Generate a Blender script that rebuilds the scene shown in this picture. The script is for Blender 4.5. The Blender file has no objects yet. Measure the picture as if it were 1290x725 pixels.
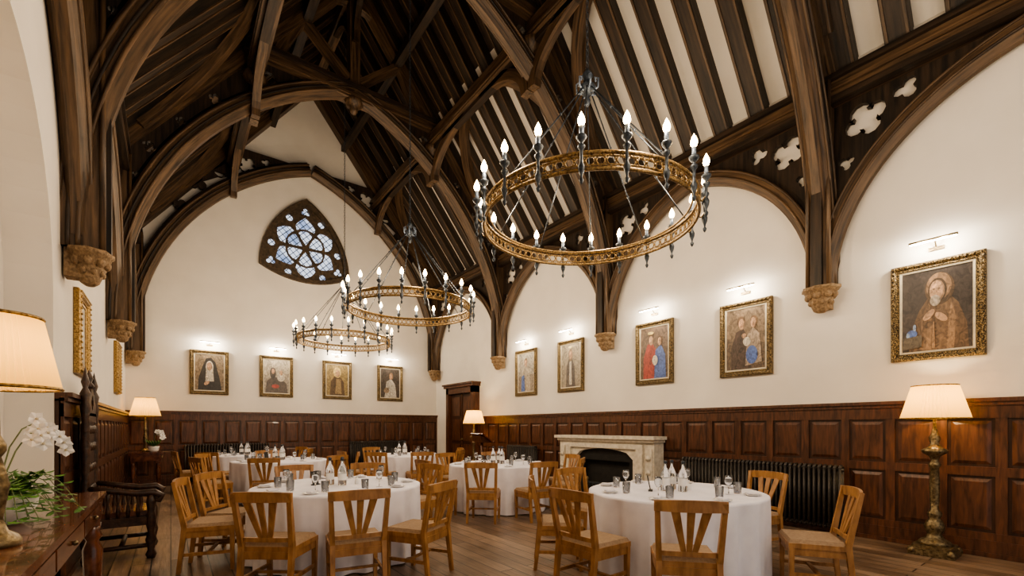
import bpy, math, random
from mathutils import Vector, Matrix
from mathutils.geometry import tessellate_polygon
random.seed(7)
pi=math.pi
D=bpy.data; S=bpy.context.scene
XL,XR,XC=-0.84,7.13,3.145
HW=3.985
YE,YN=13.75,-3.0
SL=1.29
TR=[-1.39,2.38,6.15,9.87,13.6]
def U(o): return 5.95+(HW-abs(o))*SL

# ---------------- materials ----------------
def newmat(n):
    m=D.materials.new(n); m.use_nodes=True
    nt=m.node_tree; b=nt.nodes['Principled BSDF']
    return m,nt,b
def noisy(n,c1,c2,rough=.6,scale=(4,4,4),bump=.1,nscale=3,metal=0,spec=.5,detail=6,lo=.35,hi=.68,coat=0,dist=0,attr=None):
    m,nt,b=newmat(n); N=nt.nodes; L=nt.links
    mp=N.new('ShaderNodeMapping'); mp.inputs['Scale'].default_value=scale
    no=N.new('ShaderNodeTexNoise'); no.inputs['Scale'].default_value=nscale; no.inputs['Detail'].default_value=detail
    no.inputs['Distortion'].default_value=dist
    cr=N.new('ShaderNodeValToRGB'); cr.color_ramp.elements[0].position=lo; cr.color_ramp.elements[1].position=hi
    cr.color_ramp.elements[0].color=(*c1,1); cr.color_ramp.elements[1].color=(*c2,1)
    if attr:
        tc=N.new('ShaderNodeAttribute'); tc.attribute_name=attr; L.new(tc.outputs['Vector'],mp.inputs[0])
    else:
        tc=N.new('ShaderNodeTexCoord'); L.new(tc.outputs['Object'],mp.inputs[0])
    L.new(mp.outputs[0],no.inputs['Vector'])
    L.new(no.outputs[0],cr.inputs[0]); L.new(cr.outputs[0],b.inputs['Base Color'])
    if bump:
        bp=N.new('ShaderNodeBump'); bp.inputs['Strength'].default_value=bump; bp.inputs['Distance'].default_value=.02
        L.new(no.outputs[0],bp.inputs['Height']); L.new(bp.outputs[0],b.inputs['Normal'])
    b.inputs['Roughness'].default_value=rough; b.inputs['Metallic'].default_value=metal
    b.inputs['Specular IOR Level'].default_value=spec
    b.inputs['Coat Weight'].default_value=coat
    return m
M={}
M['plaster']=noisy('plaster',(.75,.70,.63),(.80,.75,.68),.85,(1,1,1),.03,2)
M['timber']=noisy('roof_timber',(.020,.011,.006),(.155,.092,.048),.48,(1.1,16,16),.35,1.6,lo=.3,hi=.72,dist=.4,detail=8,attr='grain')
M['timber_d']=noisy('roof_timber_dark',(.009,.006,.004),(.048,.028,.016),.55,(1,14,14),.3,1.6,detail=8,attr='grain')
M['board']=noisy('roof_board',(.02,.013,.008),(.06,.036,.022),.7,(1,6,1),.2,4)
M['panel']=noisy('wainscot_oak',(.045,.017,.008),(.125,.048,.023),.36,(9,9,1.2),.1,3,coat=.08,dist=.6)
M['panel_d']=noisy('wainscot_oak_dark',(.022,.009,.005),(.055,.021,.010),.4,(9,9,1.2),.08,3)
M['stone']=noisy('corbel_stone',(.15,.095,.05),(.33,.225,.13),.8,(8,8,8),.5,4)
M['limestone']=noisy('fireplace_stone',(.50,.45,.37),(.66,.61,.52),.75,(4,4,4),.15,4)
M['tracery']=noisy('window_tracery',(.04,.028,.018),(.11,.075,.045),.7,(4,4,4),.2,4)
M['gold']=noisy('gilt',(.16,.09,.03),(.52,.35,.14),.42,(14,14,14),.5,4,metal=.75)
M['giltdark']=noisy('gilt_dark',(.025,.016,.008),(.46,.33,.16),.45,(22,22,22),.6,4,metal=.5,lo=.44,hi=.64)
M['ring']=noisy('chandelier_gilt',(.09,.055,.022),(.44,.29,.12),.4,(14,14,14),.4,4,metal=.6)
M['brass']=noisy('aged_brass',(.09,.063,.032),(.29,.22,.12),.4,(10,10,10),.3,4,metal=.7)
M['iron']=noisy('iron',(.02,.025,.034),(.07,.085,.105),.45,(9,9,9),.2,4,metal=.4)
M['pewter']=noisy('candle_sleeve',(.10,.13,.18),(.24,.29,.37),.35,(9,9,9),.1,4,metal=.4)
M['rad']=noisy('radiator_paint',(.022,.017,.014),(.05,.04,.032),.45,(9,9,9),.05,4)
M['cloth']=noisy('white_linen',(.72,.70,.77),(.80,.78,.84),.9,(2,2,2),.05,3)
M['oak']=noisy('chair_oak',(.22,.105,.038),(.42,.22,.088),.42,(6,6,2),.08,3)
M['seatpad']=noisy('seat_fabric',(.28,.19,.12),(.36,.25,.16),.9,(12,12,12),.1,4)
M['mahog']=noisy('mahogany',(.06,.018,.009),(.20,.07,.032),.2,(3,8,3),.03,3,coat=.5)
M['throne']=noisy('carved_dark_oak',(.020,.010,.006),(.07,.031,.016),.4,(6,6,6),.4,4)
M['ceramic']=noisy('white_ceramic',(.75,.74,.72),(.82,.81,.79),.3,(2,2,2),0,2)
M['leaf']=noisy('leaf_green',(.03,.09,.02),(.12,.26,.06),.5,(8,8,8),.1,4)
M['stem']=noisy('stem_green',(.10,.14,.05),(.16,.20,.08),.5,(8,8,8),.1,4)
M['petal']=noisy('white_petal',(.78,.76,.74),(.86,.84,.82),.6,(8,8,8),0,4)
M['black']=noisy('soot_black',(.006,.005,.005),(.014,.012,.010),.8,(4,4,4),.1,3)
M['cream']=noisy('cream_slip',(.52,.45,.33),(.62,.55,.42),.6,(8,8,8),.05,3)
M['paper']=noisy('card_black',(.02,.02,.02),(.04,.04,.04),.6,(3,3,3),0,3)
def emis(n,c,s):
    m,nt,b=newmat(n); b.inputs['Base Color'].default_value=(*c,1)
    b.inputs['Emission Color'].default_value=(*c,1); b.inputs['Emission Strength'].default_value=s
    m.cycles.emission_sampling='NONE'; return m
M['bulb']=emis('candle_bulb',(1,.68,.30),30)
M['picbulb']=emis('picture_light_tube',(1,.93,.80),30)
def shade_mat():
    m,nt,b=newmat('pleated_silk_shade'); N=nt.nodes;L=nt.links
    b.inputs['Base Color'].default_value=(.78,.57,.23,1); b.inputs['Roughness'].default_value=.9
    b.inputs['Emission Color'].default_value=(1,.66,.20,1); b.inputs['Emission Strength'].default_value=.32
    tr=N.new('ShaderNodeBsdfTranslucent'); tr.inputs[0].default_value=(.90,.66,.24,1)
    mx=N.new('ShaderNodeMixShader'); mx.inputs[0].default_value=.5
    L.new(b.outputs[0],mx.inputs[1]); L.new(tr.outputs[0],mx.inputs[2]); L.new(mx.outputs[0],N['Material Output'].inputs[0])
    m.cycles.emission_sampling='NONE'; return m
M['shade']=shade_mat()
def glass_mat():
    m,nt,b=newmat('clear_glass'); b.inputs['Base Color'].default_value=(.93,.95,.97,1)
    b.inputs['Transmission Weight'].default_value=.95; b.inputs['Roughness'].default_value=.03; b.inputs['IOR'].default_value=1.4
    return m
M['glass']=glass_mat()
def floor_mat():
    m,nt,b=newmat('oak_floorboards'); N=nt.nodes;L=nt.links
    tc=N.new('ShaderNodeTexCoord'); mp=N.new('ShaderNodeMapping'); mp.inputs['Rotation'].default_value=(0,0,pi/2)
    br=N.new('ShaderNodeTexBrick'); br.inputs['Scale'].default_value=1; br.inputs['Brick Width'].default_value=2.4; br.inputs['Row Height'].default_value=.16
    br.inputs['Mortar Size'].default_value=.006; br.inputs['Color1'].default_value=(.115,.072,.046,1); br.inputs['Color2'].default_value=(.26,.18,.125,1)
    br.inputs['Mortar'].default_value=(.014,.008,.006,1); br.inputs['Mortar Smooth'].default_value=.1
    mp2=N.new('ShaderNodeMapping'); mp2.inputs['Scale'].default_value=(14,1.2,1)
    no=N.new('ShaderNodeTexNoise'); no.inputs['Scale'].default_value=2.5; no.inputs['Detail'].default_value=8
    no2=N.new('ShaderNodeTexNoise'); no2.inputs['Scale'].default_value=1.6; no2.inputs['Detail'].default_value=7
    mr=N.new('ShaderNodeMapRange'); mr.inputs[3].default_value=.35; mr.inputs[4].default_value=1.65
    mr2=N.new('ShaderNodeMapRange'); mr2.inputs[1].default_value=.3;mr2.inputs[2].default_value=.7; mr2.inputs[3].default_value=.55; mr2.inputs[4].default_value=1.35
    mu=N.new('ShaderNodeMath'); mu.operation='MULTIPLY'
    mx=N.new('ShaderNodeMix'); mx.data_type='RGBA'; mx.blend_type='MULTIPLY'; mx.inputs[0].default_value=1
    L.new(tc.outputs['Object'],mp.inputs[0]); L.new(mp.outputs[0],br.inputs['Vector'])
    L.new(tc.outputs['Object'],mp2.inputs[0]); L.new(mp2.outputs[0],no.inputs['Vector']); L.new(tc.outputs['Object'],no2.inputs['Vector'])
    L.new(no.outputs[0],mr.inputs[0]); L.new(no2.outputs[0],mr2.inputs[0]); L.new(mr.outputs[0],mu.inputs[0]); L.new(mr2.outputs[0],mu.inputs[1])
    L.new(br.outputs['Color'],mx.inputs[6]); L.new(mu.outputs[0],mx.inputs[7]); L.new(mx.outputs[2],b.inputs['Base Color'])
    mr3=N.new('ShaderNodeMapRange'); mr3.inputs[3].default_value=.22; mr3.inputs[4].default_value=.5
    L.new(no2.outputs[0],mr3.inputs[0]); L.new(mr3.outputs[0],b.inputs['Roughness'])
    bp=N.new('ShaderNodeBump'); bp.inputs['Strength'].default_value=.3; bp.inputs['Distance'].default_value=.01
    L.new(mu.outputs[0],bp.inputs['Height']); L.new(bp.outputs[0],b.inputs['Normal'])
    return m
M['floor']=floor_mat()
def leaded():
    m,nt,b=newmat('leaded_glass'); N=nt.nodes;L=nt.links
    tc=N.new('ShaderNodeTexCoord'); mp=N.new('ShaderNodeMapping'); mp.inputs['Rotation'].default_value=(0,pi/4,0)
    ck=N.new('ShaderNodeSeparateXYZ'); L.new(tc.outputs['Object'],mp.inputs[0]); L.new(mp.outputs[0],ck.inputs[0])
    outs=[]
    for i in (0,2):
        a=N.new('ShaderNodeMath'); a.operation='MULTIPLY'; a.inputs[1].default_value=8; L.new(ck.outputs[i],a.inputs[0])
        f=N.new('ShaderNodeMath'); f.operation='FRACT'; L.new(a.outputs[0],f.inputs[0])
        g=N.new('ShaderNodeMath'); g.operation='GREATER_THAN'; g.inputs[1].default_value=.15; L.new(f.outputs[0],g.inputs[0]); outs.append(g)
    mu=N.new('ShaderNodeMath'); mu.operation='MULTIPLY'; L.new(outs[0].outputs[0],mu.inputs[0]); L.new(outs[1].outputs[0],mu.inputs[1])
    no=N.new('ShaderNodeTexNoise'); no.inputs['Scale'].default_value=3; L.new(tc.outputs['Object'],no.inputs['Vector'])
    cr=N.new('ShaderNodeValToRGB'); cr.color_ramp.elements[0].position=.34; cr.color_ramp.elements[1].position=.5
    cr.color_ramp.elements[0].color=(.28,.36,.56,1); cr.color_ramp.elements[1].color=(.74,.80,.92,1)
    L.new(no.outputs[0],cr.inputs[0]); L.new(cr.outputs[0],b.inputs['Emission Color'])
    m2=N.new('ShaderNodeMath'); m2.operation='MULTIPLY'; m2.inputs[1].default_value=1.4; L.new(mu.outputs[0],m2.inputs[0]); L.new(m2.outputs[0],b.inputs['Emission Strength'])
    b.inputs['Base Color'].default_value=(.03,.04,.06,1); b.inputs['Roughness'].default_value=.2
    m.cycles.emission_sampling='NONE'; return m
M['leaded']=leaded()
_pc={}
def paint(c):
    k=tuple(round(x,3) for x in c)
    if k not in _pc:
        _pc[k]=noisy('oil_paint',tuple(x*.35 for x in c),tuple(min(1,x*1.5) for x in c),.4,(6,6,4),.08,3,dist=1.5,lo=.3,hi=.7)
    return _pc[k]

# ---------------- mesh builder ----------------
class B:
    def __init__(s): s.v=[];s.f=[];s.mi=[];s.sm=[];s.mats=[];s.g=[]
    def mid(s,m):
        if isinstance(m,str): m=M[m]
        if m not in s.mats: s.mats.append(m)
        return s.mats.index(m)
    def add(s,vs,fs,m,smooth=False,X=None,g=None):
        o=len(s.v); k=s.mid(m)
        for i,p in enumerate(vs):
            p=Vector(p)
            if X is not None: p=X@p
            s.v.append(p)
            s.g.append(g[i] if g else (p.z,p.x,p.y))
        for f in fs: s.f.append([i+o for i in f]); s.mi.append(k); s.sm.append(smooth)
    def box(s,a,b,m,X=None):
        x0,y0,z0=a;x1,y1,z1=b
        vs=[(x0,y0,z0),(x1,y0,z0),(x1,y1,z0),(x0,y1,z0),(x0,y0,z1),(x1,y0,z1),(x1,y1,z1),(x0,y1,z1)]
        dx,dy,dz=abs(x1-x0),abs(y1-y0),abs(z1-z0)
        g=[(p[0],p[1],p[2]) if dx>=max(dy,dz) else ((p[1],p[0],p[2]) if dy>=dz else (p[2],p[0],p[1])) for p in vs]
        s.add(vs,[(0,3,2,1),(4,5,6,7),(0,1,5,4),(1,2,6,5),(2,3,7,6),(3,0,4,7)],m,False,X,g)
    def beam(s,p0,p1,w,h,m,up=(0,0,1),X=None,w2=None,h2=None):
        p0=Vector(p0);p1=Vector(p1);Ln=(p1-p0).length;d=(p1-p0).normalized();up=Vector(up)
        sd=d.cross(up).normalized(); u=sd.cross(d).normalized()
        w2=w if w2 is None else w2; h2=h if h2 is None else h2
        vs=[];g=[];r0=random.uniform(0,50)
        for p,ww,hh,l in((p0,w,h,0),(p1,w2,h2,Ln)):
            for a,b in((-1,-1),(1,-1),(1,1),(-1,1)):
                vs.append(p+sd*a*ww/2+u*b*hh/2); g.append((l+r0,a*w/2+r0,b*h/2))
        s.add(vs,[(0,3,2,1),(4,5,6,7),(0,1,5,4),(1,2,6,5),(2,3,7,6),(3,0,4,7)],m,False,X,g)
    def lathe(s,prof,c,m,seg=16,ripple=0,rn=0,smooth=True,X=None,sy=1,cap=True):
        vs=[];fs=[];n=len(prof)
        for r,z in prof:
            for i in range(seg):
                a=2*pi*i/seg; rr=r*(1+ripple*math.cos(rn*a)) if rn else r
                vs.append((c[0]+rr*math.cos(a),c[1]+rr*math.sin(a)*sy,c[2]+z))
        for j in range(n-1):
            for i in range(seg):
                k=(i+1)%seg; fs.append((j*seg+i,j*seg+k,(j+1)*seg+k,(j+1)*seg+i))
        if cap:
            if prof[0][0]>1e-4: fs.append(tuple(range(seg))[::-1])
            if prof[-1][0]>1e-4: fs.append(tuple((n-1)*seg+i for i in range(seg)))
        s.add(vs,fs,m,smooth,X)
    def tube(s,path,r,m,seg=8,smooth=True,X=None,closed=False):
        P=[Vector(p) for p in path];n=len(P);vs=[];fs=[];g=[];cl=random.uniform(0,50)
        rs=r if isinstance(r,(list,tuple)) else [r]*n
        prev=None
        for i,p in enumerate(P):
            if closed: t=(P[(i+1)%n]-P[i-1])
            else: t=P[min(i+1,n-1)]-P[max(i-1,0)]
            t.normalize()
            if i: cl+=(p-P[i-1]).length
            if prev is None:
                ref=Vector((0,0,1)) if abs(t.z)<.9 else Vector((1,0,0)); a=t.cross(ref).normalized()
            else:
                a=(prev-t*prev.dot(t)).normalized()
            prev=a; b=t.cross(a)
            for k in range(seg):
                q=2*pi*k/seg; vs.append(p+a*math.cos(q)*rs[i]+b*math.sin(q)*rs[i]); g.append((cl,rs[i]*math.cos(q),rs[i]*math.sin(q)))
        for i in range(n if closed else n-1):
            j=(i+1)%n
            for k in range(seg):
                l=(k+1)%seg; fs.append((i*seg+k,i*seg+l,j*seg+l,j*seg+k))
        if not closed:
            fs.append(tuple(range(seg))[::-1]); fs.append(tuple((n-1)*seg+k for k in range(seg)))
        s.add(vs,fs,m,smooth,X,g)
    def sweep(s,path,N,prof,m,X=None,smooth=False):
        P=[Vector(p) for p in path];N=Vector(N).normalized();n=len(P);k=len(prof);vs=[];fs=[];g=[];cl=random.uniform(0,50)
        for i,p in enumerate(P):
            t=(P[min(i+1,n-1)]-P[max(i-1,0)]).normalized(); q=N.cross(t).normalized()
            if i: cl+=(p-P[i-1]).length
            for a,b in prof: vs.append(p+q*a+N*b); g.append((cl,a,b))
        for i in range(n-1):
            for j in range(k):
                l=(j+1)%k; fs.append((i*k+j,i*k+l,(i+1)*k+l,(i+1)*k+j))
        fs.append(tuple(range(k))[::-1]); fs.append(tuple((n-1)*k+j for j in range(k)))
        s.add(vs,fs,m,smooth,X,g)
    def ext(s,outer,holes,mp,t0,t1,m):
        loops=[outer]+holes
        tris=tessellate_polygon([[Vector((a,b,0)) for a,b in L] for L in loops])
        flat=[p for L in loops for p in L]; n=len(flat)
        vs=[mp(a,b,t0) for a,b in flat]+[mp(a,b,t1) for a,b in flat]
        fs=[tuple(t) for t in tris]+[tuple(i+n for i in reversed(t)) for t in tris]
        o=0
        for L in loops:
            k=len(L)
            for i in range(k):
                j=(i+1)%k; fs.append((o+i,o+j,n+o+j,n+o+i))
            o+=k
        s.add(vs,fs,m)
    def sph(s,c,r,m,seg=10,rings=6,X=None,sc=(1,1,1)):
        vs=[];fs=[]
        for j in range(rings+1):
            ph=pi*j/rings
            for i in range(seg):
                a=2*pi*i/seg; vs.append((c[0]+r*sc[0]*math.sin(ph)*math.cos(a),c[1]+r*sc[1]*math.sin(ph)*math.sin(a),c[2]+r*sc[2]*math.cos(ph)))
        for j in range(rings):
            for i in range(seg):
                k=(i+1)%seg; fs.append((j*seg+i,(j+1)*seg+i,(j+1)*seg+k,j*seg+k))
        s.add(vs,fs,m,True,X)
    def mesh(s,name):
        me=D.meshes.new(name); me.from_pydata([tuple(v) for v in s.v],[],s.f)
        for m in s.mats: me.materials.append(m)
        me.polygons.foreach_set('material_index',s.mi); me.polygons.foreach_set('use_smooth',s.sm)
        at=me.attributes.new('grain','FLOAT_VECTOR','POINT')
        at.data.foreach_set('vector',[c for q in s.g for c in q])
        me.validate(); me.update()
        import bmesh
        bm=bmesh.new(); bm.from_mesh(me); bmesh.ops.recalc_face_normals(bm,faces=bm.faces); bm.to_mesh(me); bm.free()
        return me
    def obj(s,name,loc=(0,0,0),rz=0):
        return inst(s.mesh(name),name,loc,rz)
def inst(me,name,loc=(0,0,0),rz=0,sc=1):
    o=D.objects.new(name,me); S.collection.objects.link(o); o.location=loc; o.rotation_euler=(0,0,rz)
    o.scale=(sc,sc,sc); return o
def plight(name,loc,e,col=(1,.80,.55),r=.05,parent=None):
    l=D.lights.new(name,'POINT'); l.energy=e; l.color=col; l.shadow_soft_size=r
    o=D.objects.new(name,l); S.collection.objects.link(o); o.location=loc
    if parent: o.parent=parent
    return o

def quatre(cx,cz,r,n=4,rot=0,seg=8):
    pts=[]
    lr=r*.5; d=r*.5
    for k in range(n):
        a0=rot+2*pi*k/n; c=(cx+d*math.cos(a0),cz+d*math.sin(a0))
        sp=pi*.62 if n==4 else pi*.66
        for i in range(seg):
            a=a0-sp+2*sp*i/(seg-1); pts.append((c[0]+lr*math.cos(a),c[1]+lr*math.sin(a)))
    return pts

# ---------------- room shell ----------------
b=B(); b.box((XL-.6,YN,-.2),(XR+.6,YE+.4,0),'floor'); b.obj('floor')
b=B(); b.box((XR,YN,0),(XR+.3,YE+.3,6.2),'plaster'); b.obj('wall_right')
b=B()
o=[(YN,0),(2.5,0),(2.5,2.6)]
for i in range(1,24):
    a=pi-pi*i/24; o.append((4.1+1.6*math.cos(a),2.6+1.6*math.sin(a)))
o+=[(5.7,2.6),(5.7,0),(YE+.3,0),(YE+.3,6.2),(YN,6.2)]
b.ext(o,[],lambda a,c,t:(XL-t,a,c),0,.3,'plaster')
b.box((XL-.5,2.2,0),(XL-.3,6,4.4),'plaster')
b.obj('wall_left')
WC=(3.05,6.45); WS=2.17
def reul(c,R,n=14):
    V=[(c[0]+R*math.cos(a),c[1]+R*math.sin(a)) for a in (pi/2,pi/2+2*pi/3,pi/2+4*pi/3)]
    s=R*math.sqrt(3); pts=[]
    for k in range(3):
        A=V[k];Bv=V[(k+1)%3];Cc=V[(k+2)%3]
        a0=math.atan2(A[1]-Cc[1],A[0]-Cc[0]); a1=math.atan2(Bv[1]-Cc[1],Bv[0]-Cc[0])
        while a1<a0: a1+=2*pi
        if a1-a0>pi: a0+=2*pi
        for i in range(n): 
            a=a0+(a1-a0)*i/n; pts.append((Cc[0]+s*math.cos(a),Cc[1]+s*math.sin(a)))
    return pts
b=B()
b.ext([(XL-.3,0),(XR+.3,0),(XR+.3,6.2),(XC,11.6),(XL-.3,6.2)],[reul(WC,1.25)],lambda a,c,t:(a,YE+t,c),0,.35,'plaster'); b.obj('wall_end')
b=B()
b.ext(reul(WC,1.32),[reul(WC,1.20)],lambda a,c,t:(a,YE+t,c),-.06,.12,'tracery')
b.ext(reul(WC,1.36),[reul(WC,1.31)],lambda a,c,t:(a,YE+t,c),-.09,.0,'tracery')
holes=[]
for k in range(6):
    a=pi/2+k*pi/3; da=(math.cos(a),math.sin(a)); pa=(-da[1],da[0])
    prof=[(.09,0),(.26,.12),(.40,.185),(.47,.12),(.50,.0),(.47,-.12),(.40,-.185),(.26,-.12)]
    holes.append([(WC[0]+da[0]*x+pa[0]*y,WC[1]+da[1]*x+pa[1]*y) for x,y in prof])
    e=.88 if k%2==0 else .84
    prof=[(.535,0),(.51,.13),(.47,.235),(.60,.265),(.70,.20),(.76,.14),(e,0),(.76,-.14),(.70,-.20),(.60,-.265),(.47,-.235),(.51,-.13)]
    holes.append([(WC[0]+da[0]*x+pa[0]*y,WC[1]+da[1]*x+pa[1]*y) for x,y in prof])
for k in range(3):
    a=pi/2+k*2*pi/3; holes.append(quatre(WC[0]+1.02*math.cos(a),WC[1]+1.02*math.sin(a),.12,3,a))
    for sg in(-1,1):
        aa=a+sg*.50; holes.append([(WC[0]+.87*math.cos(aa)+.095*math.cos(t*pi/4),WC[1]+.87*math.sin(aa)+.095*math.sin(t*pi/4)) for t in range(8)])
b.ext(reul(WC,1.24),holes,lambda a,c,t:(a,YE+t,c),.03,.09,'tracery')
r=reul(WC,1.22); b.add([(x,YE+.11,z) for x,z in r],[tuple(range(len(r)))],'leaded')
b.obj('window_1')

b=B()
for sg in(-1,1):
    def P(o,dz=.3): return (XC+sg*o, U(o)+dz)
    for o0,o1,mt in((4.35,1.95,'plaster'),(1.95,0,'board')):
        (xa,za),(xb,zb)=(XC+sg*o0,5.95+(HW-o0)*SL+.3),P(o1)
        b.add([(xa,YN,za),(xa,YE+.3,za),(xb,YE+.3,zb),(xb,YN,zb)],[(0,1,2,3)],mt)
b.obj('ceiling')
b=B(); y=YN+.2
while y<YE:
    for sg in(-1,1):
        p0=Vector((XC+sg*4.1,y,5.95+(HW-4.1)*SL+.16)); p1=Vector((XC,y,U(0)+.16))
        b.beam(p0,p1,.25,.20,'timber_d',up=(sg*SL,0,1))
        nn=Vector((sg*SL,0,1)).normalized()*-.10
        for q in(-.10,.10): b.beam(p0+nn+Vector((0,q,0)),p1+nn+Vector((0,q,0)),.03,.03,'timber',up=(sg*SL,0,1))
    y+=.55
b.obj('roof_rafters')
b=B()
for sg in(-1,1):
    b.beam((XC+sg*1.87,YN,8.2),(XC+sg*1.87,YE,8.2),.26,.28,'timber')
    b.beam((XC+sg*1.87,YN,8.02),(XC+sg*1.87,YE,8.02),.14,.1,'timber_d')
    for q in(-1,1): b.beam((XC+sg*1.87+q*.13,YN,8.12),(XC+sg*1.87+q*.13,YE,8.12),.04,.04,'timber')
    b.beam((XC+sg*.95,YN,9.62),(XC+sg*.95,YE,9.62),.16,.18,'timber_d')
    x=XC+sg*(HW-.13)
    b.beam((x,YN,5.78),(x,YE,5.78),.26,.32,'timber')
    b.beam((x-sg*.1,YN,5.64),(x-sg*.1,YE,5.64),.14,.07,'timber_d')
    b.beam((x-sg*.12,YN,5.92),(x-sg*.12,YE,5.92),.14,.07,'timber_d')
    b.beam((x-sg*.14,YN,5.78),(x-sg*.14,YE,5.78),.05,.05,'timber')
b.beam((XC,YN,10.85),(XC,YE,10.85),.2,.3,'timber')
b.obj('roof_purlins')

# trusses
A=3.76; ZS=3.26; RR=8.44-ZS; R0=(RR*RR+A*A)/(2*A); ZL=.12
def truss(y,end=False):
    b=B()
    for sg in(-1,1):
        cx=A-R0; zb=ZS-(ZL if sg<0 else 0)
        a1=math.asin(RR/R0)
        def arc(R,yy=y,n=28):
            p=[(XC+sg*(cx+R*math.cos(a1*i/n)),yy,ZS+R*math.sin(a1*i/n)) for i in range(n+1)]
            if sg<0: p=[(p[0][0],yy,ZS-ZL)]+p
            return p
        pth=arc(R0)
        prof=[(0,-.05),(0,.05),(.05,.09),(.09,.13),(.27,.13),(.30,.10),(.30,-.10),(.27,-.13),(.09,-.13),(.05,-.09)]
        prof=[(abs(a)*(1 if sg>0 else -1),c) for a,c in prof]
        b.sweep(pth,(0,1,0),prof,'timber')
        b.sweep(arc(R0+.30),(0,1,0),[(0,-.04),(0,.04),(.05*sg,.04),(.05*sg,-.04)],'timber_d')
        for yo in(-.14,.14):
            for ro in(.10,.25): b.tube(arc(R0+ro,y+yo),.022,'timber',5)
            b.tube(arc(R0+.175,y+yo*.93),.022,'timber_d',5)
        x0=XC+sg*HW; x1=XC+sg*(HW-.30)
        b.box((min(x0,x1),y-.12,zb),(max(x0,x1),y+.12,5.98),'timber')
        x2=XC+sg*(HW-.36)
        b.box((min(x0,x2),y-.06,zb),(max(x0,x2),y+.06,5.3),'timber_d')
        for yo in(-.12,.12): b.tube([(x1,y+yo,zb),(x1,y+yo,5.9)],.028,'timber',6)
        p0=Vector((XC+sg*3.9,y,U(3.9)-.04)); p1=Vector((XC,y,U(0)-.04))
        b.beam(p0,p1,.26,.30,'timber',up=(sg*SL,0,1))
        Ro=R0+.28
        def ex(z): return cx+math.sqrt(Ro*Ro-(z-ZS)**2)
        zt=8.60 if end else 8.38
        zs=[5.13+(zt-5.13)*i/14 for i in range(15)]
        out=[(ex(z),z) for z in zs]
        def ra(o): return U(o)-.28
        o8=HW-(zt-5.67)/SL
        out+=[(o8,zt),(3.68,ra(3.68))]
        hs=[]
        if end:
            hs=[quatre(2.12,7.95,.25,4,.3,7),quatre(1.55,8.22,.22,4,.6,7),quatre(2.62,7.42,.2,3,-.6,7),quatre(2.95,6.75,.15,4,.3,7),quatre(1.12,8.42,.12,3,.1,6)]
        else:
            for z,f in((5.62,.42),(6.15,.42),(6.75,.42),(7.35,.42)):
                xr=min(3.68,HW-(z-5.67)/SL); xl=ex(z); g=xr-xl
                perp=g*.62 if z>6 else g*.8
                hs.append(quatre((xl+xr)/2,z,perp*.46,4,.3,6))
            hs.append(quatre(1.62,7.98,.27,3,pi/2,8))
        b.ext(out,hs,lambda a,c,t:(XC+sg*a,y+t,c),-.04,.04,'timber_d')
        if end: continue
        b.beam((XC+sg*.12,y,8.8),(XC+sg*1.0,y,9.6),.16,.18,'timber',up=(0,1,0))
        pts=[]
        for i in range(11):
            t=i/10; pts.append((XC+sg*(1.45-1.3*t),y,8.75+1.75*math.sin(t*pi/2)))
        b.sweep(pts,(0,1,0),[(-.09,-.08),(-.09,.08),(.09,.08),(.09,-.08)],'timber')
        b.lathe([(0,-.30),(.05,-.28),(.09,-.22),(.07,-.17),(.16,-.12),(.22,-.04),(.23,.04),(.17,.12),(.12,.16)],(XC+sg*1.87,y,8.02),'timber',12,ripple=.08,rn=6)
    if not end:
        b.box((XC-2.15,y-.14,8.38),(XC+2.15,y+.14,8.72),'timber')
        b.box((XC-2.05,y-.18,8.60),(XC+2.05,y+.18,8.68),'timber_d')
        b.box((XC-2.05,y-.17,8.42),(XC+2.05,y+.17,8.47),'timber')
        b.beam((XC,y,8.7),(XC,y,10.8),.22,.22,'timber',up=(0,1,0))
        b.lathe([(0,-.24),(.05,-.22),(.09,-.16),(.07,-.11),(.16,-.06),(.20,.02),(.15,.1)],(XC,y,8.36),'timber',12,ripple=.08,rn=6)
    b.obj('roof_truss')
for y in TR: truss(y,y==TR[-1])

b=B()
for k in range(len(TR)-1):
    y0,y1=TR[k],TR[k+1]
    for sg in(-1,1):
        sl=Vector((-sg,0,SL)).normalized(); n=Vector((sg*SL,0,1)).normalized()
        for ya,dr in((y0,1),(y1,-1)):
            base=Vector((XC+sg*3.55,ya,U(3.55)-.1)); pts=[]
            L=2.6
            for i in range(13):
                t=i/12*pi/2
                pts.append(base+sl*(L*math.sin(t))+Vector((0,dr*(.1+1.75*(1-math.cos(t))),0)))
            b.sweep(pts,n,[(-.11,-.06),(-.11,.06),(.11,.06),(.11,-.06)],'timber')
            pts=[]
            for i in range(11):
                t=i/10*pi/2
                pts.append((XC+sg*1.87,ya+dr*(.1+1.45*(1-math.cos(t))),7.25+.85*math.sin(t)))
            b.sweep(pts,(1,0,0),[(-.09,-.07),(-.09,.07),(.09,.07),(.09,-.07)],'timber')
            if ya==TR[-1]: continue
            pts=[]
            for i in range(9):
                t=i/8*pi/2
                pts.append((XC,ya+dr*(.1+1.2*(1-math.cos(t))),9.6+1.15*math.sin(t)))
            b.sweep(pts,(1,0,0),[(-.08,-.06),(-.08,.06),(.08,.06),(.08,-.06)],'timber')
b.obj('roof_wind_braces')

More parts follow.
